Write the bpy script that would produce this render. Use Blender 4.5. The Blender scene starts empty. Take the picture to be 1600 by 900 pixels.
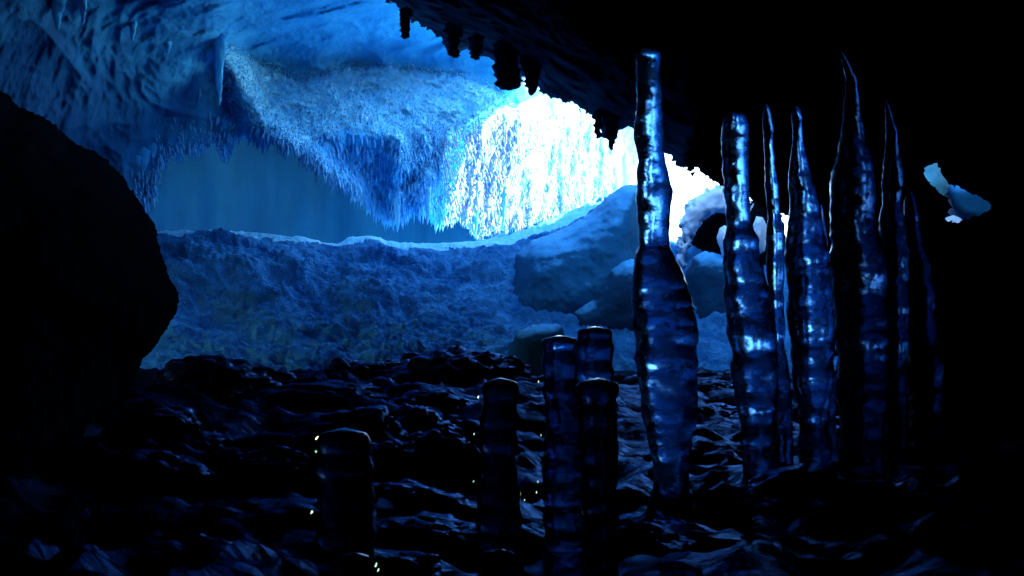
import bpy, bmesh, math, random
import numpy as np
from mathutils import Vector

random.seed(7)
rng = np.random.default_rng(11)
S = bpy.context.scene
COL = S.collection
R = math.radians

# ------------------------------------------------------------------ camera
CAM = np.array([0.0, 0.0, 0.45])
PITCH = R(6.0)
LENS = 35.0
FPX = 1600 * LENS / 36.0
FWD = np.array([0, math.cos(PITCH), math.sin(PITCH)])
UP = np.array([0, -math.sin(PITCH), math.cos(PITCH)])

cd = bpy.data.cameras.new('camera')
cd.lens = LENS; cd.sensor_width = 36; cd.clip_start = 0.05; cd.clip_end = 5000
co = bpy.data.objects.new('camera', cd)
co.location = CAM; co.rotation_euler = (math.pi/2 + PITCH, 0, 0)
COL.objects.link(co); S.camera = co

def W(px, py, d):
    """world point(s) seen in direction (px, py) at forward distance d"""
    px = np.asarray(px, float); py = np.asarray(py, float); d = np.asarray(d, float)
    xc = (px - 800) / FPX; yc = (450 - py) / FPX
    out = np.empty(np.broadcast(px, py, d).shape + (3,))
    out[..., 0] = CAM[0] + d * xc
    out[..., 1] = CAM[1] + d * (FWD[1] + yc * UP[1])
    out[..., 2] = CAM[2] + d * (FWD[2] + yc * UP[2])
    return out

# ------------------------------------------------------------------ noise
_perm = np.random.default_rng(3).permutation(256)
_perm = np.concatenate([_perm, _perm, _perm])
_g = np.random.default_rng(5).normal(size=(256, 3)); _g /= np.linalg.norm(_g, axis=1)[:, None]
def perlin(p):
    p = np.asarray(p, float)
    i = np.floor(p).astype(int); f = p - i; i &= 255
    u = f*f*f*(f*(f*6-15)+10)
    r = 0
    for dx in (0, 1):
        for dy in (0, 1):
            for dz in (0, 1):
                h = _perm[_perm[_perm[i[..., 0]+dx] + i[..., 1]+dy] + i[..., 2]+dz]
                g = _g[h]
                dot = g[..., 0]*(f[..., 0]-dx) + g[..., 1]*(f[..., 1]-dy) + g[..., 2]*(f[..., 2]-dz)
                w = (u[..., 0] if dx else 1-u[..., 0])*(u[..., 1] if dy else 1-u[..., 1])*(u[..., 2] if dz else 1-u[..., 2])
                r = r + w*dot
    return r * 1.6
def fbm(p, octv=4, gain=.5, ridged=False):
    p = np.asarray(p, float); a = 1; r = 0; t = 0
    for k in range(octv):
        n = perlin(p + 17.3*k)
        if ridged: n = 1 - 2*np.abs(n)
        r = r + a*n; t += a; a *= gain; p = p*2.03
    return r / t
def n1(seed, x, f):
    x = np.atleast_1d(np.asarray(x, float))
    return fbm(np.stack([x*f, np.full_like(x, seed*3.7), np.full_like(x, seed*1.3)], -1), 3)

def tps(pts):
    pts = np.array(pts, float); X = pts[:, :2]/300; z = pts[:, 2]; n = len(X)
    def U(r2): return np.where(r2 > 1e-12, r2*np.log(np.maximum(r2, 1e-12)), 0)
    A = np.zeros((n+3, n+3))
    A[:n, :n] = U(((X[:, None]-X[None])**2).sum(-1)) + 0.02*np.eye(n)
    A[:n, n] = 1; A[:n, n+1:] = X; A[n, :n] = 1; A[n+1:, :n] = X.T
    w = np.linalg.solve(A, np.concatenate([z, [0, 0, 0]]))
    def f(px, py):
        q = np.stack([np.asarray(px)/300, np.asarray(py)/300], -1)
        r = w[n] + q[..., 0]*w[n+1] + q[..., 1]*w[n+2]
        for k in range(n):
            r = r + w[k]*U(((q-X[k])**2).sum(-1))
        return r
    return f

def sd_poly(px, py, poly, closed=True):
    """signed distance to a polygon (+ inside); for an open line: unsigned"""
    P = np.array(poly, float); n = len(P)
    best = np.full(px.shape, 1e18); inside = np.zeros(px.shape, bool)
    for k in range(n if closed else n-1):
        a = P[k]; b = P[(k+1) % n]; e = b-a
        t = np.clip(((px-a[0])*e[0] + (py-a[1])*e[1])/max(e@e, 1e-9), 0, 1)
        best = np.minimum(best, (px-a[0]-t*e[0])**2 + (py-a[1]-t*e[1])**2)
        if closed:
            c = (a[1] > py) != (b[1] > py)
            with np.errstate(divide='ignore', invalid='ignore'):
                xx = a[0] + (py-a[1])/(b[1]-a[1] if b[1] != a[1] else 1e-9)*e[0]
            inside ^= c & (px < xx)
    d = np.sqrt(best)
    return np.where(inside, d, -d) if closed else d

def sstep(a, b, x):
    t = np.clip((x-a)/(b-a), 0, 1); return t*t*(3-2*t)

# ------------------------------------------------------------------ mesh helpers
def mesh_obj(name, verts, faces, mat, parent=None, smooth=True):
    me = bpy.data.meshes.new(name)
    verts = np.asarray(verts, np.float32); 
    if isinstance(faces, np.ndarray):
        nf, k = faces.shape
        me.vertices.add(len(verts)); me.vertices.foreach_set('co', verts.ravel())
        me.loops.add(nf*k); me.loops.foreach_set('vertex_index', faces.astype(np.int32).ravel())
        me.polygons.add(nf)
        me.polygons.foreach_set('loop_start', np.arange(0, nf*k, k, dtype=np.int32))
        me.polygons.foreach_set('loop_total', np.full(nf, k, dtype=np.int32))
        me.update(calc_edges=True); me.validate()
    else:
        me.from_pydata([tuple(map(float, v)) for v in verts], [], faces)
    if smooth: me.polygons.foreach_set('use_smooth', np.ones(len(me.polygons), bool))
    me.materials.append(mat)
    o = bpy.data.objects.new(name, me); COL.objects.link(o)
    if parent: o.parent = parent
    return o
def tag(o, label=None, cat=None, group=None, kind=None):
    if label: o['label'] = label
    if cat: o['category'] = cat
    if group: o['group'] = group
    if kind: o['kind'] = kind
    return o
def grid_faces(nr, nc, keep=None):
    i = np.arange(nr*nc).reshape(nr, nc)
    f = np.stack([i[:-1, :-1], i[1:, :-1], i[1:, 1:], i[:-1, 1:]], -1).reshape(-1, 4)
    if keep is not None: f = f[keep[:-1, :-1].ravel() & keep[1:, :-1].ravel() & keep[1:, 1:].ravel() & keep[:-1, 1:].ravel()]
    return f
def compact(v, f):
    used = np.unique(f); m = np.full(len(v), -1); m[used] = np.arange(len(used))
    return v[used], m[f]
def normals_of(P):
    du = np.gradient(P, axis=1); dv = np.gradient(P, axis=0)
    n = np.cross(dv, du); n /= np.maximum(np.linalg.norm(n, axis=-1, keepdims=True), 1e-9)
    to = CAM - P
    s = np.sign((n*to).sum(-1, keepdims=True)); s[s == 0] = 1
    return n*s
def axis_of(*segs):
    return np.concatenate([np.arange(a, b, s) for a, b, s in segs])

# ------------------------------------------------------------------ materials
def mat(name):
    m = bpy.data.materials.new(name); m.use_nodes = True
    nt = m.node_tree; b = nt.nodes['Principled BSDF']
    return m, nt, b
def noise(nt, scale, detail=5, rough=.6, vec=None, stretch=None):
    n = nt.nodes.new('ShaderNodeTexNoise'); n.inputs['Scale'].default_value = scale
    n.inputs['Detail'].default_value = detail; n.inputs['Roughness'].default_value = rough
    tc = nt.nodes.new('ShaderNodeTexCoord')
    mp = nt.nodes.new('ShaderNodeMapping')
    if stretch: mp.inputs['Scale'].default_value = stretch
    nt.links.new(tc.outputs['Object'], mp.inputs['Vector']); nt.links.new(mp.outputs['Vector'], n.inputs['Vector'])
    return n
def ramp(nt, src, stops):
    r = nt.nodes.new('ShaderNodeValToRGB'); e = r.color_ramp.elements
    while len(e) < len(stops): e.new(.5)
    for k, (p, c) in enumerate(stops):
        e[k].position = p; e[k].color = (*c, 1)
    nt.links.new(src, r.inputs['Fac']); return r
def bump(nt, b, srcs):
    prev = None
    for src, strength, dist in srcs:
        n = nt.nodes.new('ShaderNodeBump'); n.inputs['Strength'].default_value = strength; n.inputs['Distance'].default_value = dist
        nt.links.new(src, n.inputs['Height'])
        if prev: nt.links.new(prev.outputs['Normal'], n.inputs['Normal'])
        prev = n
    nt.links.new(prev.outputs['Normal'], b.inputs['Normal'])

def snow_mat(name, c0, c1, s=3.0, stretch=None, bs=.6, bd=.05, rough=.7):
    m, nt, b = mat(name)
    n = noise(nt, s, 6, .6, stretch=stretch)
    r = ramp(nt, n.outputs['Fac'], [(.32, c0), (.68, c1)])
    nt.links.new(r.outputs['Color'], b.inputs['Base Color'])
    b.inputs['Roughness'].default_value = rough
    b.inputs['Specular IOR Level'].default_value = .02
    n2 = noise(nt, 9, 6, .7, stretch=stretch); n3 = noise(nt, 45, 3, .7)
    bump(nt, b, [(n2.outputs['Fac'], bs, bd), (n3.outputs['Fac'], bs*.7, bd*.25)])
    return m
M = {}
M['vault'] = snow_mat('frosted_blue_ice', (.022, .34, .72), (.05, .45, .84), 2.0, (1, 1, .3), bs=.45)
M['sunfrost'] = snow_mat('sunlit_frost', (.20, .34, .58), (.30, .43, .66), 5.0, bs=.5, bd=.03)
# falloff of light put into the colour: ice darker far from the mouth
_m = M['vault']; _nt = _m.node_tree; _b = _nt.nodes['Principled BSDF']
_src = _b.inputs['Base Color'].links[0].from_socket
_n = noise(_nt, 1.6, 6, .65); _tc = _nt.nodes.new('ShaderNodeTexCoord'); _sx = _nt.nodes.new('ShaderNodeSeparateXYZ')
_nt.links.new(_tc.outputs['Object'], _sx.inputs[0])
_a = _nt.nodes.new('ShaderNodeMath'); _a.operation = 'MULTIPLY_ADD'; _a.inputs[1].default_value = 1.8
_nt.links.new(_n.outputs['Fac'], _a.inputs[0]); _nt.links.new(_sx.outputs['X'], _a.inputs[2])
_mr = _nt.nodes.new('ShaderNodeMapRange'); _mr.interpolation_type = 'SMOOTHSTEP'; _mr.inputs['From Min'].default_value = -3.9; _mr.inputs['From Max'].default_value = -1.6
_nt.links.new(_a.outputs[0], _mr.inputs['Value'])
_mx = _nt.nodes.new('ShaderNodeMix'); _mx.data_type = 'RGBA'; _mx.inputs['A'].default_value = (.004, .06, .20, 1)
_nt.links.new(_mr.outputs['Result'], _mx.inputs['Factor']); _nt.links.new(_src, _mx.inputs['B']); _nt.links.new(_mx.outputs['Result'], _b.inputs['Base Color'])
M['ledge'] = snow_mat('lit_ledge_frost', (.12, .62, .95), (.24, .74, .97), 4.0, bs=.7)  # frost paled to carry the light falling on the ledge
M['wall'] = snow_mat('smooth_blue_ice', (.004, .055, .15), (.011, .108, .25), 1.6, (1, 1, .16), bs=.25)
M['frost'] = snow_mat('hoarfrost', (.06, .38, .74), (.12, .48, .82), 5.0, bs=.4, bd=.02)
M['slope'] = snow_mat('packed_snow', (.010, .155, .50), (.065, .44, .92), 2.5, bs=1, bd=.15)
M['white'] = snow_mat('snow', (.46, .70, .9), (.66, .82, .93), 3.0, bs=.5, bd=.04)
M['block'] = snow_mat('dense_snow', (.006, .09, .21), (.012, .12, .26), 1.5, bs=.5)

def toplit(name, base):
    """dense snow, light put into the colour of whatever faces up"""
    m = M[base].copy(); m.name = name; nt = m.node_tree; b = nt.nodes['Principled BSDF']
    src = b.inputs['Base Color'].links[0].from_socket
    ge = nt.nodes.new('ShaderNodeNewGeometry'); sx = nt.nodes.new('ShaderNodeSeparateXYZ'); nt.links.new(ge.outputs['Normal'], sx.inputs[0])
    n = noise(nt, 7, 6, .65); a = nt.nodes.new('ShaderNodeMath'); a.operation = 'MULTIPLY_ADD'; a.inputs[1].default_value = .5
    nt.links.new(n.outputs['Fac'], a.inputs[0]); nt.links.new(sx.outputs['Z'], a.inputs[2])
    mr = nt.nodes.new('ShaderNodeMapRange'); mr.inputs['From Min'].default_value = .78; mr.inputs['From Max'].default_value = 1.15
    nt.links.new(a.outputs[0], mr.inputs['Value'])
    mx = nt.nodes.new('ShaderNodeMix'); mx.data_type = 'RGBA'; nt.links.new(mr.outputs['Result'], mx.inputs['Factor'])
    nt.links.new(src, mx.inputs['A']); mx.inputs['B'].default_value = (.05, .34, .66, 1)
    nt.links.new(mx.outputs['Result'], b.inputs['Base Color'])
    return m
M['shade'] = snow_mat('shaded_dense_snow', (.003, .035, .09), (.008, .065, .15), 1.5, bs=.5)  # darker copy of the dense snow, shade put into its colour
M['shade'] = toplit('toplit_shaded_snow', 'shade'); M['block'] = toplit('toplit_dense_snow', 'block')
def rock_mat(name, c0, c1, rough, coat, spec=0):
    m, nt, b = mat(name)
    n = noise(nt, 4, 8, .65)
    r = ramp(nt, n.outputs['Fac'], [(.35, c0), (.7, c1)])
    nt.links.new(r.outputs['Color'], b.inputs['Base Color'])
    b.inputs['Roughness'].default_value = rough
    b.inputs['Coat Weight'].default_value = coat; b.inputs['Coat Roughness'].default_value = .12
    b.inputs['Coat IOR'].default_value = 1.33
    b.inputs['Specular IOR Level'].default_value = spec; b.inputs['Specular Tint'].default_value = (.3, .62, 1, 1)
    n2 = noise(nt, 14, 8, .7)
    bump(nt, b, [(n2.outputs['Fac'], .5, .04)])
    return m
M['floor'] = rock_mat('dark_floor_rock', (.0008, .0018, .004), (.002, .004, .009), .5, 0, 0)
M['rock'] = rock_mat('dark_rock', (.0008, .0014, .003), (.003, .0045, .008), .8, 0)
M['roofrock'] = rock_mat('frosty_dark_rock', (.012, .022, .04), (.15, .25, .40), .7, 0)
M['wetrock'] = rock_mat('ice_glazed_rock', (.001, .002, .005), (.003, .006, .012), .4, 0, 0)
_nt = M['wetrock'].node_tree; _b = _nt.nodes['Principled BSDF']           # a thin blue glaze of ice over the rock
_g2 = _nt.nodes.new('ShaderNodeBsdfGlossy'); _g2.inputs['Color'].default_value = (.14, .34, .75, 1); _g2.inputs['Roughness'].default_value = .17
_fr = _nt.nodes.new('ShaderNodeFresnel'); _fr.inputs['IOR'].default_value = 1.085
_mx = _nt.nodes.new('ShaderNodeMixShader')
_bn = [n for n in _nt.nodes if n.type == 'BUMP'][0]
_nt.links.new(_bn.outputs['Normal'], _g2.inputs['Normal']); _nt.links.new(_bn.outputs['Normal'], _fr.inputs['Normal'])
_nt.links.new(_fr.outputs['Fac'], _mx.inputs['Fac']); _nt.links.new(_b.outputs['BSDF'], _mx.inputs[1]); _nt.links.new(_g2.outputs['BSDF'], _mx.inputs[2])
_nt.links.new(_mx.outputs['Shader'], _nt.nodes['Material Output'].inputs['Surface'])
M['floor'] = M['wetrock'].copy(); M['floor'].name = 'damp_floor_rock'
[n for n in M['floor'].node_tree.nodes if n.type == 'FRESNEL'][0].inputs['IOR'].default_value = 1.024

def ice_mat(name, rough=.06, color=(.55, .78, .95), bs=.25, cloud=.25):
    m, nt, b = mat(name)
    b.inputs['Base Color'].default_value = (*color, 1)
    b.inputs['IOR'].default_value = 1.31
    n = noise(nt, 5, 5, .6, stretch=(.8, .8, 2.0))
    r = ramp(nt, n.outputs['Fac'], [(.42, (1, 1, 1)), (.62, (1-cloud,)*3)])
    nt.links.new(r.outputs['Color'], b.inputs['Transmission Weight'])
    rc = ramp(nt, n.outputs['Fac'], [(.42, color), (.62, tuple(min(1, c*1.25+.04) for c in color))])
    nt.links.new(rc.outputs['Color'], b.inputs['Base Color'])
    n3 = noise(nt, 18, 4, .6)
    rr = ramp(nt, n3.outputs['Fac'], [(.4, (rough,)*3), (.75, (rough*2.6,)*3)])
    nt.links.new(rr.outputs['Color'], b.inputs['Roughness'])
    n2 = noise(nt, 6, 4, .6, stretch=(1, 1, 1.3))
    bump(nt, b, [(n2.outputs['Fac'], bs, .04)])
    return m
M['ice'] = ice_mat('clear_ice', .14, (.12, .37, .75), .3, .55)
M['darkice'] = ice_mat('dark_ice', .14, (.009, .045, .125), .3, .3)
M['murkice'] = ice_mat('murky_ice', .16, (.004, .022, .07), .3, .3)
M['dimice'] = ice_mat('cloudy_ice', .14, (.06, .25, .52), .3, .4)
m, nt, b = mat('warm_glint'); M['glint'] = m  # clear wedges tinted warm to imitate sparkles of light
b.inputs['Base Color'].default_value = (1, .68, .26, 1); b.inputs['Transmission Weight'].default_value = 1
b.inputs['Roughness'].default_value = .02; b.inputs['IOR'].default_value = 1.33

# ------------------------------------------------------------------ the vault of ice
E1 = np.array([(-1500,450),(0,410),(150,360),(200,335),(215,322),(236,312),(246,255),(270,240),(300,236),(338,222),(350,250),(364,216),
      (420,214),(460,228),(510,266),(545,288),(600,335),(622,342),(640,322),(668,330),(690,350),(720,340),(745,368),(775,355),(800,352),
      (850,345),(900,330),(960,300),(1100,260)], float)
E2 = np.array([(300,60),(362,88),(400,100),(470,132),(540,106),(590,104),(640,112),(720,122),(790,152)], float)
RIDGE = [(800,140),(788,158),(750,188),(718,212),(712,250),(700,270),(668,300),(664,335),(660,380)]
vault_d = tps([(-1500,-1500,2.2),(-1500,450,2.8),(-300,-1500,3.2),(500,-1500,3.4),(1000,-1500,4),(-1200,-300,3.8),(-300,-300,7),(200,-250,7.4),(500,-200,8),(1000,-200,10),
    (-1200,450,3.8),(-300,400,8),(0,0,8.6),(0,200,9.2),(0,400,9.6),(150,100,10.2),(150,300,10.6),(250,50,10.6),(250,200,11.4),(310,200,12.0),
    (350,0,10.0),(345,110,12),(430,50,12.0),(500,0,10.8),(500,60,12.7),(580,20,11.9),(650,0,11.9),(650,70,13.7),(720,95,14.6),(800,60,14.6),(800,120,15.2),
    (400,140,12.5),(400,200,11.9),(450,200,12.0),(510,260,12.0),(560,110,14.3),(560,160,13.3),(560,220,12.5),(640,115,14.6),(640,165,13.6),(640,240,12.9),(700,130,14.8),(700,180,13.8),(450,150,12.9),(450,118,13.6),(400,100,13.1),(560,275,13.2),(620,310,13.4),(740,170,14.2),
    (700,330,14),(740,250,14.4),(800,200,14.8),(800,290,15.2),(880,250,16.6),(960,200,18),(1000,300,18.5)])
ax = axis_of((-1500,-120,40),(-120,1000,2.2),(1000,1001,5)); ay = axis_of((-1500,-60,40),(-60,430,2.2))
PX, PY = np.meshgrid(ax, ay)
D = vault_d(PX, PY)
Wp = W(PX, PY, D)
e1 = np.interp(PX, E1[:, 0], E1[:, 1])
e1 = e1 + 9*n1(1, PX.ravel(), 1/22).reshape(PX.shape) + 7*n1(2, PX.ravel(), 1/6).reshape(PX.shape)
e2 = np.interp(PX, E2[:, 0], E2[:, 1]) + 6*n1(4, PX.ravel(), 1/14).reshape(PX.shape)
in2 = sstep(330, 380, PX)*(1-sstep(740, 800, PX))
D += in2*(.28 - .28*sstep(-5, 9, PY-e2))                # the frosted ledge bulges out under the ceiling
# ridge: the frost folds away to the right of it
rx = np.interp(PY, [p[1] for p in RIDGE], [p[0] for p in RIDGE])
D += 0.9*sstep(-14, 16, PX-rx + 5*n1(6, PY.ravel(), 1/15).reshape(PY.shape)) * sstep(130, 165, PY) - .3*np.exp(-((PX-rx+14)/22)**2)*sstep(140,175,PY)
st = Wp*np.array([1, 1, .26])
ceil = 1 - sstep(-10, 70, PY - np.interp(PX, E2[:, 0], E2[:, 1]))*sstep(250, 380, PX)
rough = (1 - .6*ceil*sstep(250, 600, PX))*(.5+.5*sstep(180, 380, PX))
D -= rough*(.30*fbm(st*.9, 4) + .15*fbm(st*2.4+9, 4, .5) + .045*fbm(st*7+5, 3, .6) + .05*fbm(Wp*np.array([13, 13, 9]), 3, .65))
def polydist(line): return -sd_poly(PX + 5*fbm(np.stack([PX, PY, PX*0], -1)/16, 3), PY, line, closed=False)*-1
g2 = np.abs(polydist([(358,82),(376,130),(402,180),(450,222),(510,266),(548,290)]))
D -= .55*np.exp(-(g2/20)**2)
D -= .38*np.exp(-((PX-621-4*np.sin(PY/17))/10)**2)*sstep(198, 225, PY)
D -= .30*np.exp(-((PX-560)/70)**2-((PY-212)/14)**2)
flute = np.clip(np.exp(-((PX-560)/90)**2-((PY-265)/45)**2) + np.exp(-((PX-430)/70)**2-((PY-200)/30)**2) + sstep(600, 660, PX)*sstep(170, 210, PY), 0, 1)
D -= flute*(.13*fbm(Wp*np.array([6, 6, 3.4]), 3, .5) + .16*fbm(Wp*np.array([2.2, 2.2, 1.6])+3, 2))
tuft = in2*sstep(-5, 20, PY-e2)
D -= tuft*(.13*fbm(Wp*np.array([3.2, 3.2, 3]), 3) + .08*fbm(Wp*9, 3, .65))
D -= ceil*.22*fbm(Wp*np.array([.6, .6, 1.6]) + 3*fbm(Wp*.5, 2)[..., None]*.25, 3, .5, True)
tass = np.exp(-np.clip(e1-PY, 0, None)/45)
D -= tass*.22*fbm(Wp*np.array([5, 5, .8]), 3, .55)
low = PY > e1
D = np.where(low, D + (PY-e1)*.55, D)
P = W(PX, PY, D)
shaft = np.interp(PY, [-1500, -250, -20, 60, 110], [560, 600, 690, 780, 2000])   # daylight shaft behind the rock roof
keep = (PY < e1+6) & (PX < shaft)
vault_P, vault_N, vault_keep = P, normals_of(P), (~low)
v, f = compact(P.reshape(-1, 3), grid_faces(*PX.shape, keep))
def paint_lit_frost(o):  # paler materials on the ledge and near the mouth paint their brightness
    me = o.data; me.materials.append(M['sunfrost'])
    c = np.empty(len(me.polygons)*3); me.polygons.foreach_get('center', c); c = c.reshape(-1, 3)
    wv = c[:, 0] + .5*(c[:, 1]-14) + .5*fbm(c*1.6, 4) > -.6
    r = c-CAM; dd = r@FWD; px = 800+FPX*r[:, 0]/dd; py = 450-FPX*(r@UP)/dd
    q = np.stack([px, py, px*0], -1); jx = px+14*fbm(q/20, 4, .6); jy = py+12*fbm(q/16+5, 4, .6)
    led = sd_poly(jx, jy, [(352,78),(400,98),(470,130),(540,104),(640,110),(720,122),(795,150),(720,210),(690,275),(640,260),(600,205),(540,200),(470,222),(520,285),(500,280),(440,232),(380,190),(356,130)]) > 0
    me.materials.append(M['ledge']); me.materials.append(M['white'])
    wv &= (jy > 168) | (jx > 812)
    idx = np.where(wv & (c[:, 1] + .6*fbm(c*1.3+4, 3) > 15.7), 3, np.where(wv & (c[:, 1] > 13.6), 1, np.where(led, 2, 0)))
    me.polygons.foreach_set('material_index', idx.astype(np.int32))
    return o
tag(paint_lit_frost(mesh_obj('ice_ceiling', v, f, M['vault'])), 'blue ice vault crusted with hoarfrost arching over the snow bank', 'ice vault', kind='structure')

# smooth back wall behind the frost
ax = axis_of((-300, 960, 8)); ay = axis_of((-700, 470, 8)); BX, BY = np.meshgrid(ax, ay)
BD = 17 - 9*np.clip((150-BY)/850, 0, 1)**1.2 + 1.2*np.sin((BX-200)/420) + .9*sstep(700, 950, BX)*2 - 2.5*(1-sstep(-200, 250, BX))
BW = W(BX, BY, BD); BD = BD - .35*fbm(BW*.35, 3) - .10*fbm(BW*np.array([1.6, 1.6, .25]), 3) - .05*fbm(BW*1.1, 3)
BD = np.where(BY < 170, np.maximum(BD, vault_d(BX, BY)+.9), BD)
tb = sstep(820, 940, BX); BD = BD*(1-tb) + (vault_d(BX, BY)+1.9)*tb
tb = sstep(470, 600, BX)*(1-sstep(125, 190, BY)); BD = BD*(1-tb) + (vault_d(BX, BY)+.55)*tb
P = W(BX, BY, BD)
v, f = compact(P.reshape(-1, 3), grid_faces(*BX.shape, BX < np.interp(BY, [-700, -250, -20, 60, 110], [570, 600, 690, 780, 2000])))
tag(mesh_obj('ice_wall', v, f, M['wall']), 'smooth shaded blue ice wall behind the crest of the snow bank', 'ice wall', kind='structure')

# ------------------------------------------------------------------ the snow bank
CR = np.array([(-400,350),(200,361),(340,361),(400,364),(470,371),(528,381),(545,372),(580,369),(610,376),(650,381),(740,378),(800,366),(850,346),(900,326),(945,312),(985,330),
      (1060,380),(1150,400),(1300,410),(1700,420)], float)
CD = np.array([(-400,10.3),(200,11),(500,11.8),(800,12.6),(900,13.4),(1000,13.6),(1300,13),(1700,12)], float)
ax = axis_of((-400,150,10),(150,1330,2.6),(1330,1700,10))
tt = np.concatenate([np.linspace(0, 1, 170)**1.0, 1+np.linspace(0.02, 1, 40)**2])
SX, T = np.meshgrid(ax, tt)
cy = np.interp(SX, CR[:, 0], CR[:, 1]) + 2.5*n1(8, SX.ravel(), 1/9).reshape(SX.shape)
cdp = np.interp(SX, CD[:, 0], CD[:, 1])
t1 = np.clip(T, 0, 1)
SY = 660 + (cy-660)*t1**.92
SD = 8.6 + (cdp-8.6)*(.85*t1 + .15*t1**4)
Wp = W(SX, SY, SD)
amp = 1 - .8*sstep(.9, 1, T)
h = .12*fbm(Wp*np.array([.7, .7, 1.1]), 4) + .05*fbm(Wp*np.array([1.6, 1.6, 1.6])+4, 4, .55) + .11*fbm(Wp*np.array([3.4, 5, 8])+8, 4, .62) + .04*fbm(Wp*np.array([13, 11, 12])+3, 3, .6)
dg = np.stack([Wp[..., 0]*1.1+Wp[..., 2]*2.4, Wp[..., 2]*3.2-Wp[..., 0]*.9, Wp[..., 1]], -1)
h += .15*fbm(dg+2, 4, .55, True)*sstep(-.2, .3, fbm(Wp*.6+31, 2))
for hx, hy, hr, hd in ((436,432,22,.25),(330,470,70,.22),(620,500,30,.16),(520,455,60,.1),(760,420,40,-.12)):
    h -= hd*np.exp(-((SX-hx)/hr)**2-((SY-hy)/(hr*.5))**2)
P = W(SX, SY, SD) + (1.25*amp*h)[..., None]*np.array([0, -.62, .78])
b = np.clip(T-1, 0, 1)                                   # behind the crest the bank runs out level
back = b*26
P[..., 1] += back; P[..., 0] += back*(SX-800)/FPX
P[..., 2] += -.5*sstep(0, .35, b) + .18*fbm(P*.6, 3)*sstep(0, .1, b)
v, f = compact(P.reshape(-1, 3), grid_faces(*SX.shape))
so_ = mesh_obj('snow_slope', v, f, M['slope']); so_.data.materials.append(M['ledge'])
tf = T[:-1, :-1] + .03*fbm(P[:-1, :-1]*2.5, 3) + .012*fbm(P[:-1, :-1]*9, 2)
lit_crest = tf > .975 - .03*sstep(500, 900, SX[:-1, :-1])  # bright rim of the crest painted with the paler material
so_.data.polygons.foreach_set('material_index', lit_crest.ravel().astype(np.int32))
tag(so_, 'rippled snow bank rising from the rocks to a bright crest', 'snow bank', kind='structure')

# outside: snow ground to the horizon
ax = np.concatenate([-np.geomspace(2000, 30, 24), np.linspace(-28, 28, 60), np.geomspace(30, 2000, 24)])
gy = np.concatenate([np.linspace(13, 45, 60), np.geomspace(47, 3000, 24)])
GX, GY = np.meshgrid(ax, gy)
GZ = 1.55 + .35*fbm(np.stack([GX*.15, GY*.15, GX*0], -1), 4) + .0006*(GY-14)*np.minimum(GY, 60)*0
P = np.stack([GX, GY, GZ], -1)
tag(mesh_obj('snow_ground', P.reshape(-1, 3), grid_faces(*GX.shape), M['white']), 'sunlit snow ground outside the cave mouth', 'snow ground', kind='structure')

# ------------------------------------------------------------------ the rock floor
ax = np.linspace(-9, 9, 420); gy = np.concatenate([np.linspace(-5, 1.5, 30)[:-1], np.linspace(1.5, 11, 330)])
GX, GY = np.meshgrid(ax, gy)
q = np.stack([GX, GY, GX*0], -1)
GZ = .56*sstep(3.2, 8.6, GY) + .12*fbm(q*.9, 3) + .15*fbm(q*np.array([2.0, 1.7, 1])+5, 3, .5, True) + .035*fbm(q*5, 4, .6) - .05
GZ += .9*sstep(3.3, 6, np.abs(GX)-.25*GY*(GX<0))*.5
P = np.stack([GX, GY, GZ], -1)
def floor_z(x, y):
    k = np.argmin(np.abs(ax-x)); j = np.argmin(np.abs(gy-y)); return float(GZ[j, k])
floor_ax, floor_gy, floor_GZ = ax, gy, GZ
def floor_z(x, y): return float(floor_GZ[np.argmin(np.abs(floor_gy-y)), np.argmin(np.abs(floor_ax-x))])
tag(mesh_obj('rock_floor', P.reshape(-1, 3), grid_faces(*GX.shape)[:, ::-1], M['floor']), 'black ice-glazed rock floor of the cave', 'cave floor', kind='structure')

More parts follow.
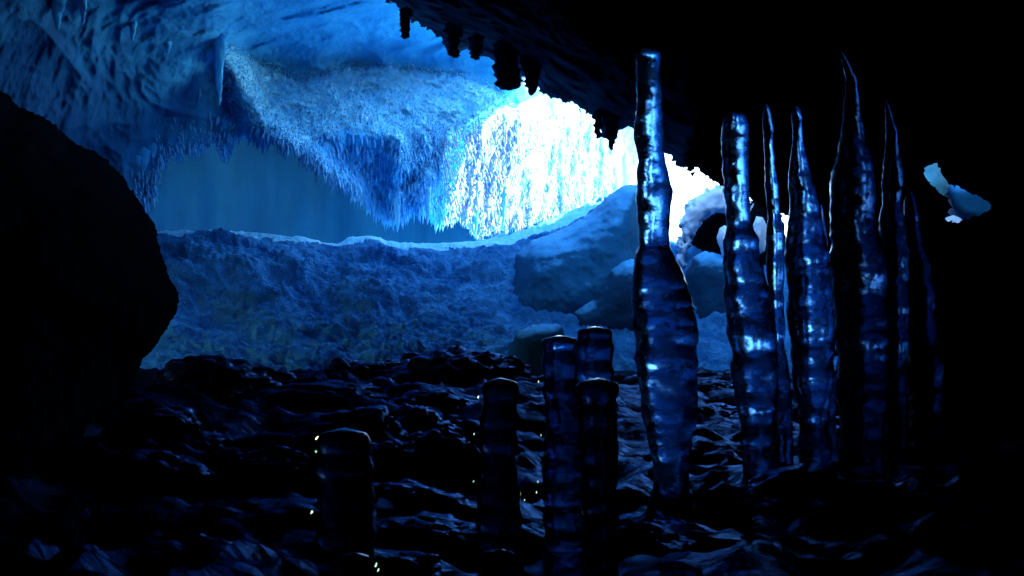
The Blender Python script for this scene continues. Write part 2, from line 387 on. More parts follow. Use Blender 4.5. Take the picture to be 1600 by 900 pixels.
# ------------------------------------------------------------------ rock masses with outlines
def closed_pair(name, A, B, kf, m):
    """front sheet A and back sheet B sewn together along their rim"""
    v = np.concatenate([A, B]); e = {}
    for q4 in kf.tolist():
        for a, b_ in ((q4[0], q4[1]), (q4[1], q4[2]), (q4[2], q4[3]), (q4[3], q4[0])):
            if (b_, a) in e: del e[(b_, a)]
            else: e[(a, b_)] = 1
    rim = np.array([(b_, a, a+len(A), b_+len(A)) for a, b_ in e])
    v, f = compact(v, np.concatenate([kf, kf[:, ::-1]+len(A), rim]))
    return mesh_obj(name, v, f, m)
def rock_sheet(name, poly, dfun, axp, ayp, m, holes=(), curl=1.2, curlpx=60, edge=(6, 3), nz=.3, thick=.5, seed=0, frostline=False):
    PX, PY = np.meshgrid(axp, ayp)
    q = np.stack([PX, PY, PX*0+seed*7.7], -1)
    def jit(k):
        return edge[0]*fbm(q/45+k, 3) + edge[1]*fbm(q/9+k*2, 4, .7)
    jx, jy = jit(1.5), jit(9.5)
    sd = sd_poly(PX+jx, PY+jy, poly)
    for h in holes:
        sd = np.minimum(sd, -sd_poly(PX+jx*.6, PY+jy*.6, h))
    # pull the first row of outside vertices onto the outline
    gyv, gxv = np.gradient(sd, PY[:, 0], PX[0], edge_order=1)
    gl = np.maximum(np.hypot(gxv, gyv), .3)
    step = 3.2
    near = (sd < 0) & (sd > -step*1.6)
    X2 = np.where(near, PX - sd*gxv/gl**2, PX); Y2 = np.where(near, PY - sd*gyv/gl**2, PY)
    s = np.clip(sd, 0, None)
    for _ in range(24):
        sp = np.pad(s, 1, 'edge'); s = .5*s + .125*(sp[:-2, 1:-1]+sp[2:, 1:-1]+sp[1:-1, :-2]+sp[1:-1, 2:])
    D = dfun(X2, Y2)
    Wp = W(X2, Y2, D)
    D = D - nz*(fbm(Wp*.8+seed, 4) + .5*fbm(Wp*2.2+seed, 4, .6, True) + .22*fbm(Wp*7, 3, .6))
    D = D + curl*np.clip(1 - s/curlpx, 0, 1)**2.2
    A = W(X2, Y2, D).reshape(-1, 3); B = W(X2, Y2, D + .08 + thick*np.clip(s/curlpx, 0, 1)).reshape(-1, 3)
    o = closed_pair(name, A, B, grid_faces(*PX.shape, (sd > -step*1.6)), m)
    if frostline:
        me = o.data; me.materials.append(M['rock'])
        c = np.empty(len(me.polygons)*3); me.polygons.foreach_get('center', c); c = c.reshape(-1, 3)
        r = c-CAM; dd = np.maximum(r@FWD, .1); px = 800+FPX*r[:, 0]/dd; py = 450-FPX*(r@UP)/dd
        bare = (px + 40*fbm(c*1.5, 4) > 1080) | (sd_poly(px, py, poly) + 70*fbm(c*1.3, 4, .6) > 130)
        me.polygons.foreach_set('material_index', bare.astype(np.int32))
    return o
HOLE = [(1438,270),(1465,247),(1482,284),(1515,300),(1556,318),(1536,338),(1500,350),(1478,347),(1476,336),(1487,324),(1466,298)]
ROOF = [(520,-1500),(540,-120),(590,-10),(640,25),(690,58),(700,84),(715,90),(726,74),(745,84),(775,92),(812,118),(830,114),(850,145),(880,158),(905,163),(925,183),
    (938,214),(953,224),(966,204),(985,200),(1000,222),(1048,238),(1064,260),(1082,258),(1100,274),(1130,292),(1190,326),(1250,352),(1290,400),(1303,470),(1310,620),(1320,1000),(2900,1300),(2900,-1500)]
roof_d = tps([(520,-1500,3.2),(1400,-1500,3.2),(2900,-1500,2.6),(2900,300,2.9),(2900,1300,2.6),(2200,300,4.3),(600,-100,6),(600,30,8.2),(700,70,8.8),(800,110,8.8),(950,205,8.5),(1130,290,7.8),(750,-20,6.6),(900,60,6.8),(1060,140,6.6),(1000,0,7.6),(1300,100,6.8),
    (1300,450,7),(1310,700,6.2),(1480,290,6.6),(1600,450,6),(1600,0,5.8),(1320,1000,5.5),(1600,800,5.3)])
axp = axis_of((520,560,3.2),(560,1620,2.4),(1620,2900,30)); ayp = axis_of((-1500,-60,30),(-60,700,2.4),(700,1300,25))
tag(rock_sheet('rock_ceiling', ROOF, roof_d, axp, ayp, M['roofrock'], [HOLE], 1.0, 50, (11, 17), .4, .6, frostline=True), 'black jagged rock roof coming down to the right side of the cave', 'rock roof', kind='structure')

LEFT = [(-1600,60),(-200,110),(0,142),(22,166),(75,182),(105,216),(155,241),(182,262),(206,300),(228,330),(241,360),(255,400),(266,430),(282,465),(270,492),(262,516),(240,548),(215,566),(207,600),(204,640),(195,700),(150,900),(100,1100),(-1600,1300)]
def chaikin(p, n=2):
    p = np.array(p, float)
    for _ in range(n):
        q = np.roll(p, -1, 0); p = np.stack([.75*p+.25*q, .25*p+.75*q], 1).reshape(-1, 2)
    return p
LEFT = chaikin(LEFT)
left_d = tps([(-1600,60,2.7),(-1600,1300,2.5),(-700,500,4.0),(0,140,4.6),(0,600,4.2),(280,465,5.0),(200,700,4.8),(100,1000,4.2),(150,300,4.9)])
axp = axis_of((-1600,-40,40),(-40,300,2.4)); ayp = axis_of((0,80,10),(80,700,2.4),(700,1300,25))
tag(rock_sheet('rock_outcrop', LEFT, left_d, axp, ayp, M['rock'], (), 2.0, 190, (8, 7), .22, .5, seed=2), 'black rock outcrop bulging in from the left in silhouette', 'rock')

# a cliff added outside on the right to keep the sun off the bank
q = [(3.5,15.0),(5.0,13.8),(6.2,11.5),(6.6,9),(6.4,6.5),(5.6,4.6)]
qt = np.linspace(0, 5, 60); qx = np.interp(qt, range(6), [p[0] for p in q]); qy = np.interp(qt, range(6), [p[1] for p in q])
zz = np.linspace(-.5, 8, 70)
QX, ZZ = np.meshgrid(qx, zz); QY = np.meshgrid(qy, zz)[0]
ZZ = -.5 + (ZZ+.5)/8.5*(np.interp(qt, range(6), [8.6, 9, 10, 11, 11, 10])+.5)[None] + 0*QX
pp = np.stack([QX, QY, ZZ], -1); off = .5*fbm(pp*.7, 4)+.25*fbm(pp*2, 4, .6, True)
A = pp + np.stack([-off*.7, -off*.7, off*0], -1); B = pp + np.array([.9, .9, 0])
win = (QY < 13.55) | (ZZ > 5.3 + .4*fbm(pp, 3))  # gap cut so the sun reaches the crest
tag(closed_pair('rock_wall', A.reshape(-1, 3), B.reshape(-1, 3), grid_faces(*QX.shape, win), M['rock']), 'added rock cliff shading the snow bank from beyond the right side', 'rock wall', kind='structure')

# the rest of the cave round and behind the camera
bm = bmesh.new(); bmesh.ops.create_icosphere(bm, subdivisions=5, radius=1)
dele = []
for vv in bm.verts:
    d = np.array(vv.co); r = 6.0
    fwd = d@FWD; px = 800+FPX*d[0]/max(fwd, 1e-6); py = 450-FPX*(d@UP)/max(fwd, 1e-6)
    if (fwd > .12 and -1000 < px < 2400 and -900 < py) : dele.append(vv); continue
    r *= 1 + .05*float(fbm(d*2, 3))
    vv.co = Vector(CAM + d*np.array([1, 1, .9])*r)
    if vv.co.z < -1.2: vv.co.z = -1.2
bmesh.ops.delete(bm, geom=dele, context='VERTS')
me = bpy.data.meshes.new('rock_wall'); bm.to_mesh(me); bm.free(); me.materials.append(M['rock'])
o = bpy.data.objects.new('rock_wall', me); COL.objects.link(o)
tag(o, 'black rock wall of the cave round the viewpoint', 'rock wall', kind='structure')

# ------------------------------------------------------------------ ice columns
def column(name, prof, d, m, rip=.02, seed=0, parent=None, flat=False, nseg=40, base=True, rings=0):
    prof = sorted(prof); ys = np.array([p[0] for p in prof], float)
    cx = np.array([(p[1]+p[2])/2 for p in prof]); hw = np.array([(p[2]-p[1])/2 for p in prof])
    n = max(24, int((ys[-1]-ys[0])/3.2))
    yy = np.linspace(ys[0], ys[-1], n)
    def sm(a):
        r = np.interp(yy, ys, a); k = max(1, int(9/((ys[-1]-ys[0])/n))); ker = np.hanning(k+2)[1:-1]; ker /= ker.sum()
        return np.convolve(np.pad(r, (len(ker)//2, len(ker)-1-len(ker)//2), 'edge'), ker, 'valid')
    c = sm(cx); w = sm(hw)
    C = W(c, yy, d); rad = w/FPX*d
    if base:
        zf = floor_z(C[-1, 0], C[-1, 1]) - .06
        if C[-1, 2] > zf:
            k = 10; ext = np.repeat(C[-1:], k, 0); ext[:, 2] = np.linspace(C[-1, 2], zf, k+1)[1:]
            C = np.concatenate([C, ext]); rad = np.concatenate([rad, rad[-1]*(1+.8*np.linspace(0, 1, k)**2.5)])
    if not flat:
        k = min(6, len(rad)//4); rad[:k] *= np.sqrt(np.linspace(.6, 1, k))*np.minimum(1, np.linspace(.55, 1.5, k))
    else:
        rad[:3] *= np.array([.90, .97, 1.0])
    rad = rad*(1 + .11*n1(seed+40, C[:, 2], 4.5) + .025*n1(seed+60, C[:, 2], 9))
    if rings:
        zz_ = C[:, 2]; rad = rad*(1 + rings*np.sin(zz_*2*math.pi/.055 + 5*n1(seed, zz_, 6)) + .06*n1(seed+9, zz_, 4))
        C = C + np.stack([.02*n1(seed+3, zz_, 3), .02*n1(seed+5, zz_, 3), 0*zz_], -1)
    th = np.linspace(0, 2*math.pi, nseg, endpoint=False)
    ring = np.stack([np.cos(th), np.sin(th), th*0], -1)
    P = C[:, None, :] + rad[:, None, None]*ring[None]
    q = P*np.array([7, 7, 9]) + seed*5.1
    nn = .7*fbm(q*.7, 3) + .75*fbm(P*np.array([2, 2, 9]) + seed*3.3, 3, .4) + .2*fbm(P*24+seed, 2)
    P = P + ring[None]*(nn*rip*np.minimum(1, rad/ .06)[:, None])[..., None]
    nr = len(C)
    verts = np.concatenate([P.reshape(-1, 3), C[:1] + [[0, 0, .25*rad[0]]], C[-1:]])
    faces = []
    for r in range(nr-1):
        for s in range(nseg):
            a = r*nseg+s; b_ = r*nseg+(s+1) % nseg
            faces.append((a, a+nseg, b_+nseg, b_))
    top = nr*nseg; bot = top+1
    for s in range(nseg):
        faces.append((top, s, (s+1) % nseg)); faces.append((bot, (nr-1)*nseg+(s+1) % nseg, (nr-1)*nseg+s))
    # pivot at the base
    org = C[-1].copy()
    o = mesh_obj(name, verts-org, faces, m); o.location = org
    return o
GS = 'ice stalagmites standing on the cave floor'
cols = [
 ([(80,995,1030),(110,994,1032),(150,993,1037),(215,992,1037),(235,995,1037),(250,997,1040),(300,993,1048),(330,996,1049),(385,1000,1048),(400,992,1053),(430,988,1068),(470,988,1084),(520,989,1089),(560,993,1091),(620,1000,1089),(680,1010,1085),(720,1017,1080),(760,1018,1078),(800,1012,1088)],
  3.5, 'ice', 'tallest clear ice stalagmite, a lone beaded column in front of the bright mouth', True),
 ([(178,1132,1167),(200,1127,1170),(250,1128,1169),(300,1130,1172),(340,1132,1178),(400,1131,1188),(450,1133,1197),(520,1138,1212),(560,1142,1214),(600,1148,1212),(660,1158,1207),(720,1160,1210)],
  3.9, 'ice', 'thick clear stalagmite with frosted top just right of the lone tall column', True),
 ([(162,1190,1204),(200,1192,1210),(215,1193,1208),(280,1196,1214),(340,1199,1222),(380,1198,1225),(440,1200,1225),(480,1203,1224),(560,1206,1230),(640,1206,1238),(720,1208,1240)],
  4.3, 'ice', 'slimmest ice stalagmite, squeezed between two thicker clear ones', False),
 ([(166,1238,1251),(185,1238,1253),(200,1239,1254),(235,1236,1258),(250,1234,1263),(290,1232,1273),(340,1230,1283),(400,1229,1292),(450,1230,1299),(520,1233,1303),(560,1237,1301),(620,1244,1297),(660,1246,1296),(720,1246,1298)],
  3.8, 'ice', 'clear stalagmite tapering to a small knob at the top, right of the slimmest', False),
 ([(318,1281,1285),(350,1281,1290),(420,1283,1297),(520,1286,1300),(640,1288,1306),(720,1288,1308)],
  4.4, 'ice', 'short thin ice spike half hidden behind the knob-topped stalagmite', False),
 ([(80,1312,1318),(120,1322,1338),(180,1318,1346),(240,1310,1357),(280,1300,1364),(330,1296,1369),(400,1298,1379),(480,1304,1385),(560,1309,1386),(640,1311,1381),(720,1310,1382)],
  4.1, 'darkice', 'broad dim stalagmite with a long bent pointed tip in the dark', False),
 ([(155,1382,1387),(200,1384,1401),(260,1381,1408),(330,1376,1412),(400,1372,1417),(480,1377,1421),(560,1381,1417),(640,1384,1413),(720,1384,1415)],
  4.5, 'darkice', 'dim stalagmite with a thin shining edge beside the broad dim one', False),
 ([(296,1416,1426),(400,1411,1448),(480,1413,1462),(560,1418,1470),(640,1422,1474),(720,1422,1476)],
  4.9, 'darkice', 'faintest stalagmite, rightmost in the row, almost lost in the dark', False),
]
for k, (pr, d, mm, lab, fl) in enumerate(cols):
    o = column('ice_stalagmite', pr, d, M[mm], .022, seed=k, flat=fl); tag(o, lab, 'stalagmite', GS)
stubs = [
 ([(596,751,807),(640,750,809),(700,748,810),(800,748,812),(1000,742,818)], 2.15, 'flat-topped ice stump left of the pair of taller stumps', [(752,620),(748,678),(746,752),(809,772),(808,781)]),
 ([(530,851,905),(570,850,906),(620,849,908),(700,847,914),(800,846,916),(1000,840,922)], 2.25, 'flat-topped ice stump left of the tallest stump', [(847,596),(838,680),(839,752),(839,769)]),
 ([(516,902,957),(560,901,958),(640,903,962),(720,916,966),(760,930,966),(1000,930,972)], 2.6, 'tallest flat-topped ice stump, close left of the lone tall column', []),
 ([(597,908,973),(640,909,972),(700,912,970),(800,912,968),(900,908,972),(1010,902,980)], 2.0, 'short wide ice stump in front of the tallest stump', [(918,782),(915,794),(912,806),(910,818),(914,824),(916,789),(911,800)]),
 ([(676,498,575),(720,497,576),(800,495,578),(900,492,582),(1010,486,590)], 2.0, 'low broad ice stump standing alone at the near left', [(497,684),(490,703),(489,730),(478,800)]),
 ([(868,530,584),(930,526,588),(1010,520,594)], 1.75, 'lowest ice stump, only its glinting top in view at the bottom', [(534,886),(531,892),(577,882),(572,890)]),
 ([(862,757,806),(930,754,810),(1010,750,815)], 1.75, 'low ice stump at the bottom under the left flat-topped stump', [(748,877),(752,884),(755,878),(753,890)]),
]
XR = np.array([1.0, 0, 0])
def glint(px, py, d, size, parent):
    """an added warm-tinted wedge that bends the light of the cave mouth into a sparkle"""
    c = W(px, py, d); vin = (c-CAM)/np.linalg.norm(c-CAM)
    tgt = W(random.uniform(860, 940), random.uniform(215, 285), 16.5); vout = (tgt-c)/np.linalg.norm(tgt-c)
    dev = math.acos(float(vin@vout)); n = 1.33
    lo, hi = .05, 1.6
    for _ in range(40):
        a = (lo+hi)/2
        if math.sin((a+dev)/2) > n*math.sin(a/2): lo = a
        else: hi = a
    a = (lo+hi)/2
    f = (vin+vout)/np.linalg.norm(vin+vout); b = vout - (vout@f)*f; b /= np.linalg.norm(b); e = np.cross(b, f)
    h = size*1.5; w = 2*h*math.tan(a/2); g = size*.75
    T = [(-h, 0), (-h*.2, -w*.4), (h, -w), (h*1.25, 0), (h, w), (-h*.2, w*.4)]
    v = [b*t[0]+f*t[1]+e*sg*g*(1 if abs(t[0]) < h else .55) for sg in (-1, 1) for t in T]
    m_ = len(T); fc = [tuple(range(m_)), tuple(range(2*m_-1, m_-1, -1))] + [(k, k+m_, (k+1) % m_+m_, (k+1) % m_) for k in range(m_)]
    o = mesh_obj('glint_wedge', np.array(v), fc, M['glint'], parent, smooth=False)
    bm = bmesh.new(); bm.from_mesh(o.data); bmesh.ops.recalc_face_normals(bm, faces=bm.faces); bm.to_mesh(o.data); bm.free()
    o.location = Vector(c) - parent.location
GP = 'broken flat-topped ice stumps in the foreground'
for k, (pr, d, lab, dr) in enumerate(stubs):
    o = column('ice_stump', pr, d, M['dimice' if k in (1, 2) else 'murkice'], .013, seed=20+k, flat=True, rings=.05); tag(o, lab, 'ice stump', GP)
    for (x, y) in dr:
        # on the visible flank of the stump
        i = np.interp(y, [p[0] for p in pr], [p[1] for p in pr]); j = np.interp(y, [p[0] for p in pr], [p[2] for p in pr])
        t = np.clip((x-(i+j)/2)/((j-i)/2), -1, 1); rr = (j-i)/2/FPX*d
        side = -1 if x < (i+j)/2 else 1

        glint((i if side < 0 else j) + side*random.choice((1, 2, 3, 6, 8)), y, d - .01, random.choice((.0015, .002, .0024, .003, .0042)), o)

# ------------------------------------------------------------------ frost
GI = 'frosted icicles hanging from the ice vault'
def icicle(px, py0, py1, wpx, d, lab, m='frost', grp=GI, name='icicle', seed=0, cat='icicle', blunt=.12, rag=.8):
    top = W(px, py0, d); L = (py1-py0)/FPX*d; r0 = wpx/2/FPX*d
    n = 26; ns = 14; t = np.linspace(0, 1, n); th = np.linspace(0, 2*math.pi, ns, endpoint=False)
    rad = r0*(np.clip(1-t, 0, 1)**.75*(1-blunt)+blunt); rad[-2:] *= [.8, .3]
    C = np.stack([t*0, t*0, -t*L], -1); C[:, 0] += r0*.5*n1(seed, t*L+seed, 2.5)*t
    ring = np.stack([np.cos(th), np.sin(th), th*0], -1)
    P = C[:, None]+rad[:, None, None]*ring[None]
    P = P + ring[None]*(fbm((P+top)*np.array([9, 9, 7])*(1.7 if rag > .85 else 1)/max(r0/.1, .4), 4, .7)*(rad[:, None]*rag+.035*(rag > .85)))[..., None]
    v = np.concatenate([P.reshape(-1, 3), C[:1]+[[0, 0, r0*.6]], C[-1:]-[[0, 0, r0*.1]]]); f = []
    for r in range(n-1):
        for s in range(ns):
            a = r*ns+s; b_ = r*ns+(s+1) % ns; f.append((a, a+ns, b_+ns, b_))
    for s in range(ns):
        f.append((n*ns, s, (s+1) % ns)); f.append((n*ns+1, (n-1)*ns+(s+1) % ns, (n-1)*ns+s))
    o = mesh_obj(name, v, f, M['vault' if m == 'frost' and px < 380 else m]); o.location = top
    tag(o, lab, cat, grp); return o
def vd(px, py):
    i = np.argmin(np.abs(PXv[0]-px)); j = np.argmin(np.abs(PYv[:, 0]-py)); 
    P_ = vault_P[j, i]-CAM; return float(P_@FWD)
PXv, PYv = np.meshgrid(axis_of((-1500,-120,40),(-120,1000,2.2),(1000,1001,5)), axis_of((-1500,-60,40),(-60,430,2.2)))
ic = [
 (92,-10,52,22,'broad frosted icicle in the dim upper left corner of the vault'),
 (131,-10,40,15,'short frosted icicle second from the upper left corner'),
 (208,30,66,12,'small icicle on the dim upper left vault'),
 (345,55,168,20,'long thick frost pillar hanging left of the bright bulge'),
 (262,62,84,14,'stubby frost knob at the lip left of the long frost pillar'),
 (224,235,318,20,'longest icicle of the cluster beside the left rock outcrop'),
 (238,225,278,14,'icicle right beside the longest one near the left rock'),
 (214,245,300,12,'icicle leaning on the left rock edge of the cluster'),
 (253,222,262,10,'thin icicle on the right end of the cluster by the left rock'),
 (278,215,258,9,'thin icicle between the left cluster and the frost pillar'),
 (354,190,250,16,'frost icicle hanging directly under the thick frost pillar'),
 (405,195,228,10,'small icicle under the left end of the bright bulge'),
 (498,240,276,14,'blunt icicle where the bright bulge dips to the back wall'),
 (621,300,364,14,'ribbed icicle at the foot of the tall frost rib in mid vault'),
 (585,290,330,9,'small icicle just left of the ribbed one at the frost rib'),
 (640,290,344,10,'thin icicle just right of the ribbed one at the frost rib'),
 (668,270,352,14,'sunlit icicle at the foot of the bright fold'),
 (680,310,362,8,'thin sunlit icicle touching the foot of the bright fold'),
 (744,300,374,12,'sunlit icicle that reaches down to the snow crest'),
 (788,290,350,10,'sunlit icicle right of the one touching the snow crest'),
 (786,305,358,8,'slim sunlit icicle at the right end of the frost curtain'),
]
for k, (x, y0, y1, w, lab) in enumerate(ic):
    d = vd(x, min(y0+4, np.interp(x, E1[:, 0], E1[:, 1])-14)) + .03
    icicle(x, y0, y1, w, d, lab, seed=k)
# rock pendants
GR = 'dark frosted rock pendants along the roof edge'
for k, (x, y0, y1, w, lab, bl) in enumerate([
 (792,70,142,40,'largest blunt dark pendant hanging from the rock roof',.72),
 (709,40,92,26,'dark pendant at the left end of the rock roof edge',.4),
 (744,60,94,22,'stubby dark pendant between the end one and the largest',.5),
 (635,15,62,18,'faint small pendant high on the left of the rock roof',.4),
 (830,90,150,30,'dark pendant just right of the largest one',.3),
 (955,180,236,26,'pointed dark pendant right above the bright mouth',.2),
 (935,175,218,18,'small dark spike left of the pointed pendant over the mouth',.2),
 (1078,240,268,18,'small dark pendant behind the lone tall ice column',.3)]):
    d = float(roof_d(np.array(x*1.), np.array(y0*1.))) + .1
    icicle(x, y0, y1, w, d, lab, 'roofrock', GR, 'rock_pendant', seed=40+k, cat='rock pendant', blunt=bl, rag=.9)

# hoarfrost: countless small hanging needles on the vault
def needles(n, prob, lmin, lmax, wmin, wmax):
    js, is_ = np.nonzero((PXv > 60) & (PXv < 960) & (PYv > -40) & vault_keep)
    p = prob(PXv[js, is_], PYv[js, is_]); p = p/p.sum()
    pick = rng.choice(len(js), n, p=p)
    C = vault_P[js[pick], is_[pick]] + vault_N[js[pick], is_[pick]]*.01
    C = C + rng.normal(0, .012, C.shape)
    N = vault_N[js[pick], is_[pick]]
    L = rng.uniform(lmin, lmax, n)*rng.uniform(.5, 1, n); r = rng.uniform(wmin, wmax, n)
    th = np.linspace(0, 2*math.pi, 5, endpoint=False)
    ring = np.stack([np.cos(th), np.sin(th), th*0], -1)
    tip = C + np.array([0, 0, -1])*L[:, None] + N*(L*.18)[:, None] + rng.normal(0, .1, C.shape)*L[:, None]
    mid = C*.55+tip*.45 + N*(r*.7)[:, None]
    V = np.concatenate([(C[:, None]+ring*r[:, None, None]*.8), (mid[:, None]+ring*r[:, None, None]), tip[:, None]], 1)
    F = []
    for k in range(5):
        a, b_ = k, (k+1) % 5
        F += [(a, a+5, b_+5), (a, b_+5, b_), (a+5, 10, b_+5)]
    F = (np.arange(n)[:, None, None]*11 + np.array(F)[None]).reshape(-1, 3)
    return V.reshape(-1, 3), F
def pr(x, y):
    e = np.interp(x, E1[:, 0], E1[:, 1]); low = np.exp(-np.clip(e-y, 0, None)/38)
    curtain = sstep(600, 680, x)*sstep(170, 210, y)
    mid = np.exp(-((x-570)/70)**2-((y-255)/45)**2)
    return 1.0*np.exp(-np.clip(e-y, 0, None)/16)*(x > 200)*(.3+.7*sstep(380, 460, x)) + .55*curtain + .12*mid
def feathers(n):
    """short frost feathers standing off the ledge"""
    js, is_ = np.nonzero((PXv > 350) & (PXv < 800) & (PYv > 60) & vault_keep)
    led = sd_poly(PXv[js, is_], PYv[js, is_], [(352,78),(400,98),(470,130),(540,104),(640,110),(720,122),(795,150),(720,210),(690,275),(640,260),(600,205),(540,200),(470,222),(520,285),(500,280),(440,232),(380,190),(356,130)])
    ok = led > -10; js, is_ = js[ok], is_[ok]; pick = rng.choice(len(js), n)
    C = vault_P[js[pick], is_[pick]] + rng.normal(0, .01, (n, 3)); N = vault_N[js[pick], is_[pick]]
    L = rng.uniform(.02, .09, n); r = rng.uniform(.006, .016, n)
    A_ = N*.8 + np.array([0, 0, .25]) + rng.normal(0, .5, (n, 3)); A_ /= np.linalg.norm(A_, axis=1)[:, None]
    B1 = np.cross(A_, [.3, .9, .2]); B1 /= np.linalg.norm(B1, axis=1)[:, None]; B2 = np.cross(A_, B1)
    tri = [B1*r[:, None], (-.5*B1+.87*B2)*r[:, None], (-.5*B1-.87*B2)*r[:, None]]
    V = np.stack([C+t-A_*.01 for t in tri] + [C+A_*L[:, None]], 1)
    F = (np.arange(n)[:, None, None]*4 + np.array([(0, 1, 3), (1, 2, 3), (2, 0, 3)])[None]).reshape(-1, 3)
    return V.reshape(-1, 3), F
v1, f1 = needles(4200, lambda x, y: pr(x, y)*(x < 690), .05, .22, .006, .016)
v2, f2 = feathers(6500)
v3, f3 = needles(2600, lambda x, y: pr(x, y)*(x >= 690), .05, .2, .006, .017)
v = np.concatenate([v1, v2, v3]); f = np.concatenate([f1, f2+len(v1), f3+len(v1)+len(v2)])
hf = mesh_obj('hoarfrost', v, f, M['frost']); hf.data.materials.append(M['ledge']); hf.data.materials.append(M['sunfrost'])
if len(hf.data.polygons) == len(f): hf.data.polygons.foreach_set('material_index', np.repeat([0, 1, 2], [len(f1), len(f2), len(f3)]).astype(np.int32))
tag(hf, 'hoarfrost needles hanging all over the ice vault', 'hoarfrost', kind='stuff')

# ------------------------------------------------------------------ snow and ice blocks near the mouth
def blob(name, outline, d, thick, m, lab, cat, grp=None, nz=.12, seed=0, fr=1.5, step=2.5, lean=0, ed=2.5):
    """a rounded solid: the silhouette given as an outline, real thickness behind and in front"""
    P0 = np.array(outline, float); x0, y0 = P0.min(0)-6; x1, y1 = P0.max(0)+6
    PX, PY = np.meshgrid(np.arange(x0, x1, step), np.arange(y0, y1, step))
    q = np.stack([PX, PY, PX*0+seed], -1)
    sd = sd_poly(PX+ed*fbm(q/14, 4, .6), PY+ed*fbm(q/14+7, 4, .6), outline)
    gyv, gxv = np.gradient(sd, PY[:, 0], PX[0]); gl = np.maximum(np.hypot(gxv, gyv), .3)
    near = (sd < 0) & (sd > -step*1.6)
    X2 = np.where(near, PX - sd*gxv/gl**2, PX); Y2 = np.where(near, PY - sd*gyv/gl**2, PY)
    s = np.clip(sd, 0, None)
    for _ in range(40):
        sp = np.pad(s, 1, 'edge'); s = .4*s + .15*(sp[:-2, 1:-1]+sp[2:, 1:-1]+sp[1:-1, :-2]+sp[1:-1, 2:])
    s = s*np.clip(sd/12, 0, 1)**.5; mx = max(s.max(), 1)
    prof = np.sqrt(np.clip(1-(1-np.clip(s/(mx*.8), 0, 1))**2, 0, 1))
    front = d - thick*prof; back = d + thick*.8*prof + .02
    Wp = W(X2, Y2, front); front = front - nz*prof*fbm(Wp*fr+seed, 5, .55) + lean*(450-Y2)/100
    back = back + lean*(450-Y2)/100
    A = W(X2, Y2, front).reshape(-1, 3); B = W(X2, Y2, back).reshape(-1, 3)
    kf = grid_faces(*PX.shape, (sd > -step*1.6))
    v = np.concatenate([A, B]); f = np.concatenate([kf, kf[:, ::-1]+len(A)])
    # rim
    e = {}
    for q4 in kf:
        for a, b_ in ((0, 1), (1, 2), (2, 3), (3, 0)):
            k = (q4[a], q4[b_])
            if (k[1], k[0]) in e: del e[(k[1], k[0])]
            else: e[k] = 1
    rim = np.array([(b_, a, a+len(A), b_+len(A)) for a, b_ in e])
    f = np.concatenate([f, rim]); v, f = compact(v, f)
    org = np.array([v[:, 0].mean(), v[:, 1].mean(), v[:, 2].min()])
    o = mesh_obj(name, v-org, f, m); o.location = org
    return tag(o, lab, cat, grp)
GB = 'snow blocks lying at the cave mouth'
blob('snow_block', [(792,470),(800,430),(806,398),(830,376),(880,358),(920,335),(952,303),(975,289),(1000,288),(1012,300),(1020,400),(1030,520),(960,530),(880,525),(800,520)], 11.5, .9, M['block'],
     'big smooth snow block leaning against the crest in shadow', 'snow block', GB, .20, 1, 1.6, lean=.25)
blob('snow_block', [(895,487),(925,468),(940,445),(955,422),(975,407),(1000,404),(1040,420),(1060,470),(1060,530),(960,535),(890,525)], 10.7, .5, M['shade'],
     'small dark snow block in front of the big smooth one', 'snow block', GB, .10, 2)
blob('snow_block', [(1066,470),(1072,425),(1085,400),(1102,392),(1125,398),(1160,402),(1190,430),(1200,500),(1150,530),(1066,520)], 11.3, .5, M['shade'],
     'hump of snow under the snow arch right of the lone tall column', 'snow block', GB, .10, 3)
blob('snow_arch', [(1058,418),(1060,380),(1064,345),(1075,316),(1100,296),(1135,286),(1168,296),(1176,322),(1160,340),(1135,332),(1105,338),(1086,362),(1076,392),(1070,418)], 12.5, .35, M['white'],
     'pale snow arch over a dark hollow right of the lone tall column', 'snow arch', None, .16, 4, 2.2, ed=17)
blob('rock', [(1062,440),(1068,362),(1095,318),(1135,305),(1192,316),(1225,350),(1236,440),(1140,460)], 13.2, .4, M['rock'],
     'black shape for the shade in the hollow under the snow arch', 'rock', None, .1, 5)  # shade of the hollow added as a black solid
blob('ice_chunk', [(1120,372),(1124,356),(1132,352),(1145,360),(1150,380),(1148,410),(1132,408),(1126,392)], 11.2, .2, M['white'],
     'small white ice chunk in front of the snow arch hollow', 'ice chunk', 'white ice chunks by the snow arch', .08, 6, 6, 2)
blob('ice_chunk', [(1176,352),(1182,338),(1192,340),(1198,356),(1196,392),(1184,398),(1178,376)], 11.2, .2, M['white'],
     'white ice chunk seen between the thick and the slimmest stalagmite', 'ice chunk', 'white ice chunks by the snow arch', .08, 7, 6, 2)
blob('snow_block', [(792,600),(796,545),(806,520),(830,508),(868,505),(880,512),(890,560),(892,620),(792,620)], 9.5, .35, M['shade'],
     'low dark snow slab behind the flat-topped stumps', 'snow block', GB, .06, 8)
# beyond the small hole
blob('ice_block', [(1400,250),(1440,215),(1475,225),(1484,290),(1474,312),(1400,330)], 9.5, .5, M['ledge'], 'pale flat-faced ice block seen through the small hole on the right', 'ice block', None, .03, 9)
blob('ice_block', [(1470,300),(1484,285),(1540,280),(1600,310),(1610,360),(1500,352),(1478,330)], 9.9, .5, M['block'], 'darker ice block lower right in the small hole', 'ice block', None, .03, 10)
blob('ice_chunk', [(1470,352),(1476,340),(1490,336),(1502,342),(1510,352),(1500,362),(1476,362)], 9.0, .15, M['white'], 'tiny bright ice chunk at the bottom of the small hole', 'ice chunk', None, .06, 11, 8, 2)

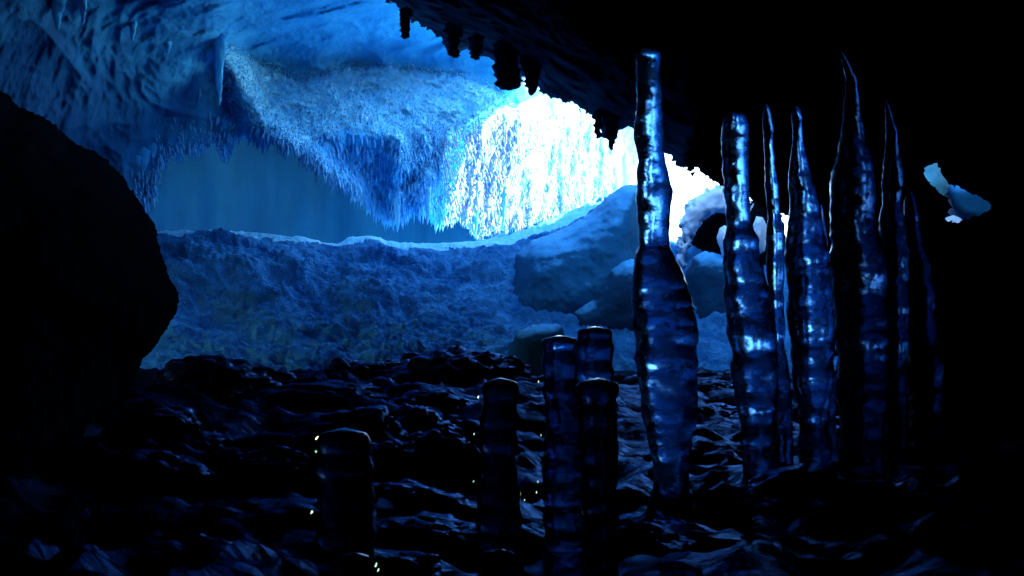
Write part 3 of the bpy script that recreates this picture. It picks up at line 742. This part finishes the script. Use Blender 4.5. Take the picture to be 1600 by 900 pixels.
# ------------------------------------------------------------------ boulders on the floor
def boulder(px, py, d, w, h, lab, seed, m='wetrock', sub=5):
    bm = bmesh.new(); bmesh.ops.create_icosphere(bm, subdivisions=sub, radius=1)
    V = np.array([vv.co[:] for vv in bm.verts])
    rad = 1 + .45*fbm(V*1.2+seed*3.1, 3) + .24*fbm(V*2.4+seed, 4, .55, True) + .04*fbm(V*9+seed, 3)
    ww = w/2/FPX*d*1.1; hh = h/FPX*d*1.15
    V = V*rad[:, None]*np.array([ww, ww*.9, hh])
    for vv, p in zip(bm.verts, V): vv.co = Vector(p)
    me = bpy.data.meshes.new('boulder'); bm.to_mesh(me); bm.free(); me.materials.append(M[m])
    for p_ in me.polygons: p_.use_smooth = True
    o = bpy.data.objects.new('boulder', me); COL.objects.link(o)
    o.location = Vector(W(px, py+h, d)); o.rotation_euler = (0, random.uniform(-.25, .25), 0)
    return tag(o, lab, 'boulder', 'ice-glazed boulders on the cave floor')
for k, (px, py, d, w, h, lab) in enumerate([
 (335,572,7.2,170,46,'largest black boulder in silhouette against the foot of the snow bank'),
 (250,602,7.0,90,24,'low black boulder between the left outcrop and the largest boulder'),
 (440,592,7.6,70,26,'small black boulder right of the largest one'),
 (548,574,7.8,80,28,'rounded boulder with an icy rim below the snow bank'),
 (600,570,7.9,90,28,'boulder with pale icy edge right of the rounded one'),
 (645,556,8.2,34,14,'tiny black knob of rock on top of the boulder ridge'),
 (700,560,7.6,150,34,'long black boulder on the ridge left of the stumps'),
 (775,562,8.0,90,26,'boulder with icy crest just left of the low snow slab'),
 (520,605,6.8,160,26,'flat icy slab of rock in the middle of the floor'),
 (680,620,6.2,110,36,'hooded boulder with a shining rim in the middle of the floor'),
 (610,655,5.4,130,40,'boulder with a glazed back above the low broad stump'),
 (640,655,5.0,120,44,'boulder with bright curved rim right of the glazed one'),
 (560,655,4.6,150,46,'boulder with a wet sheen behind the low broad stump'),
 (620,705,4.2,120,40,'boulder with a slanting bright edge right of the low broad stump'),
 (690,690,4.3,110,38,'glazed boulder between the low broad stump and the left flat-topped stump'),
 (350,690,5.0,150,36,'long glazed boulder with a bright diagonal back at the left'),
 (430,715,4.2,130,36,'boulder with a pale nose right of the diagonal one'),
 (240,650,5.2,130,40,'dim boulder at the foot of the left outcrop'),
 (250,720,4.2,130,44,'dark boulder near the left edge of the floor'),
 (420,800,3.0,260,60,'long dark boulder in the left foreground'),
 (300,860,2.6,170,50,'boulder with a blue sheen in the lower left corner'),
 (660,768,3.2,160,34,'low slab with a flat bright edge under the bright-edged boulder'),
 (690,818,2.7,180,30,'smooth boulder with a curved blue gleam in the near middle'),
 (620,872,2.3,180,30,'flat boulder with a faint blue line at the bottom'),
 (1010,830,2.7,130,36,'boulder with blue edge below the lone tall column'),
 (1120,640,6.0,110,24,'small boulder between the lone tall column and its neighbour'),
 (1110,600,7.0,110,20,'icy boulder at the foot of the rippled snow by the tall column'),
 (1240,735,3.6,120,16,'dark boulder at the feet of the row of stalagmites'),
 ]):
    boulder(px, py, d, w, h, lab, k+1)

# ------------------------------------------------------------------ light
SUN_EL, SUN_AZ = R(24), R(75)       # azimuth measured from +Y towards +X
w = bpy.data.worlds.new('World'); S.world = w; w.use_nodes = True
nt = w.node_tree; bg = nt.nodes['Background']
sky = nt.nodes.new('ShaderNodeTexSky'); sky.sky_type = 'NISHITA'; sky.sun_disc = False
sky.sun_elevation = SUN_EL; sky.sun_rotation = SUN_AZ; sky.ozone_density = 2.4; sky.dust_density = .3
nt.links.new(sky.outputs['Color'], bg.inputs['Color']); bg.inputs['Strength'].default_value = .15
sl = bpy.data.lights.new('sun', 'SUN'); sl.energy = 3.4; sl.angle = R(.5); sl.color = (1, .95, .88)
so = bpy.data.objects.new('sun', sl); COL.objects.link(so)
to = Vector((math.sin(SUN_AZ)*math.cos(SUN_EL), math.cos(SUN_AZ)*math.cos(SUN_EL), math.sin(SUN_EL)))
so.rotation_euler = to.to_track_quat('Z', 'Y').to_euler(); so.location = (10, 20, 15)

S.view_settings.view_transform = 'Standard'; S.view_settings.look = 'None'
S.view_settings.exposure = 3.5; S.view_settings.gamma = 1
cy_ = S.cycles
cy_.use_denoising = True; cy_.denoiser = 'OPENIMAGEDENOISE'
cy_.max_bounces = 14; cy_.diffuse_bounces = 5; cy_.transmission_bounces = 10; cy_.glossy_bounces = 4
cy_.caustics_reflective = False; cy_.caustics_refractive = False
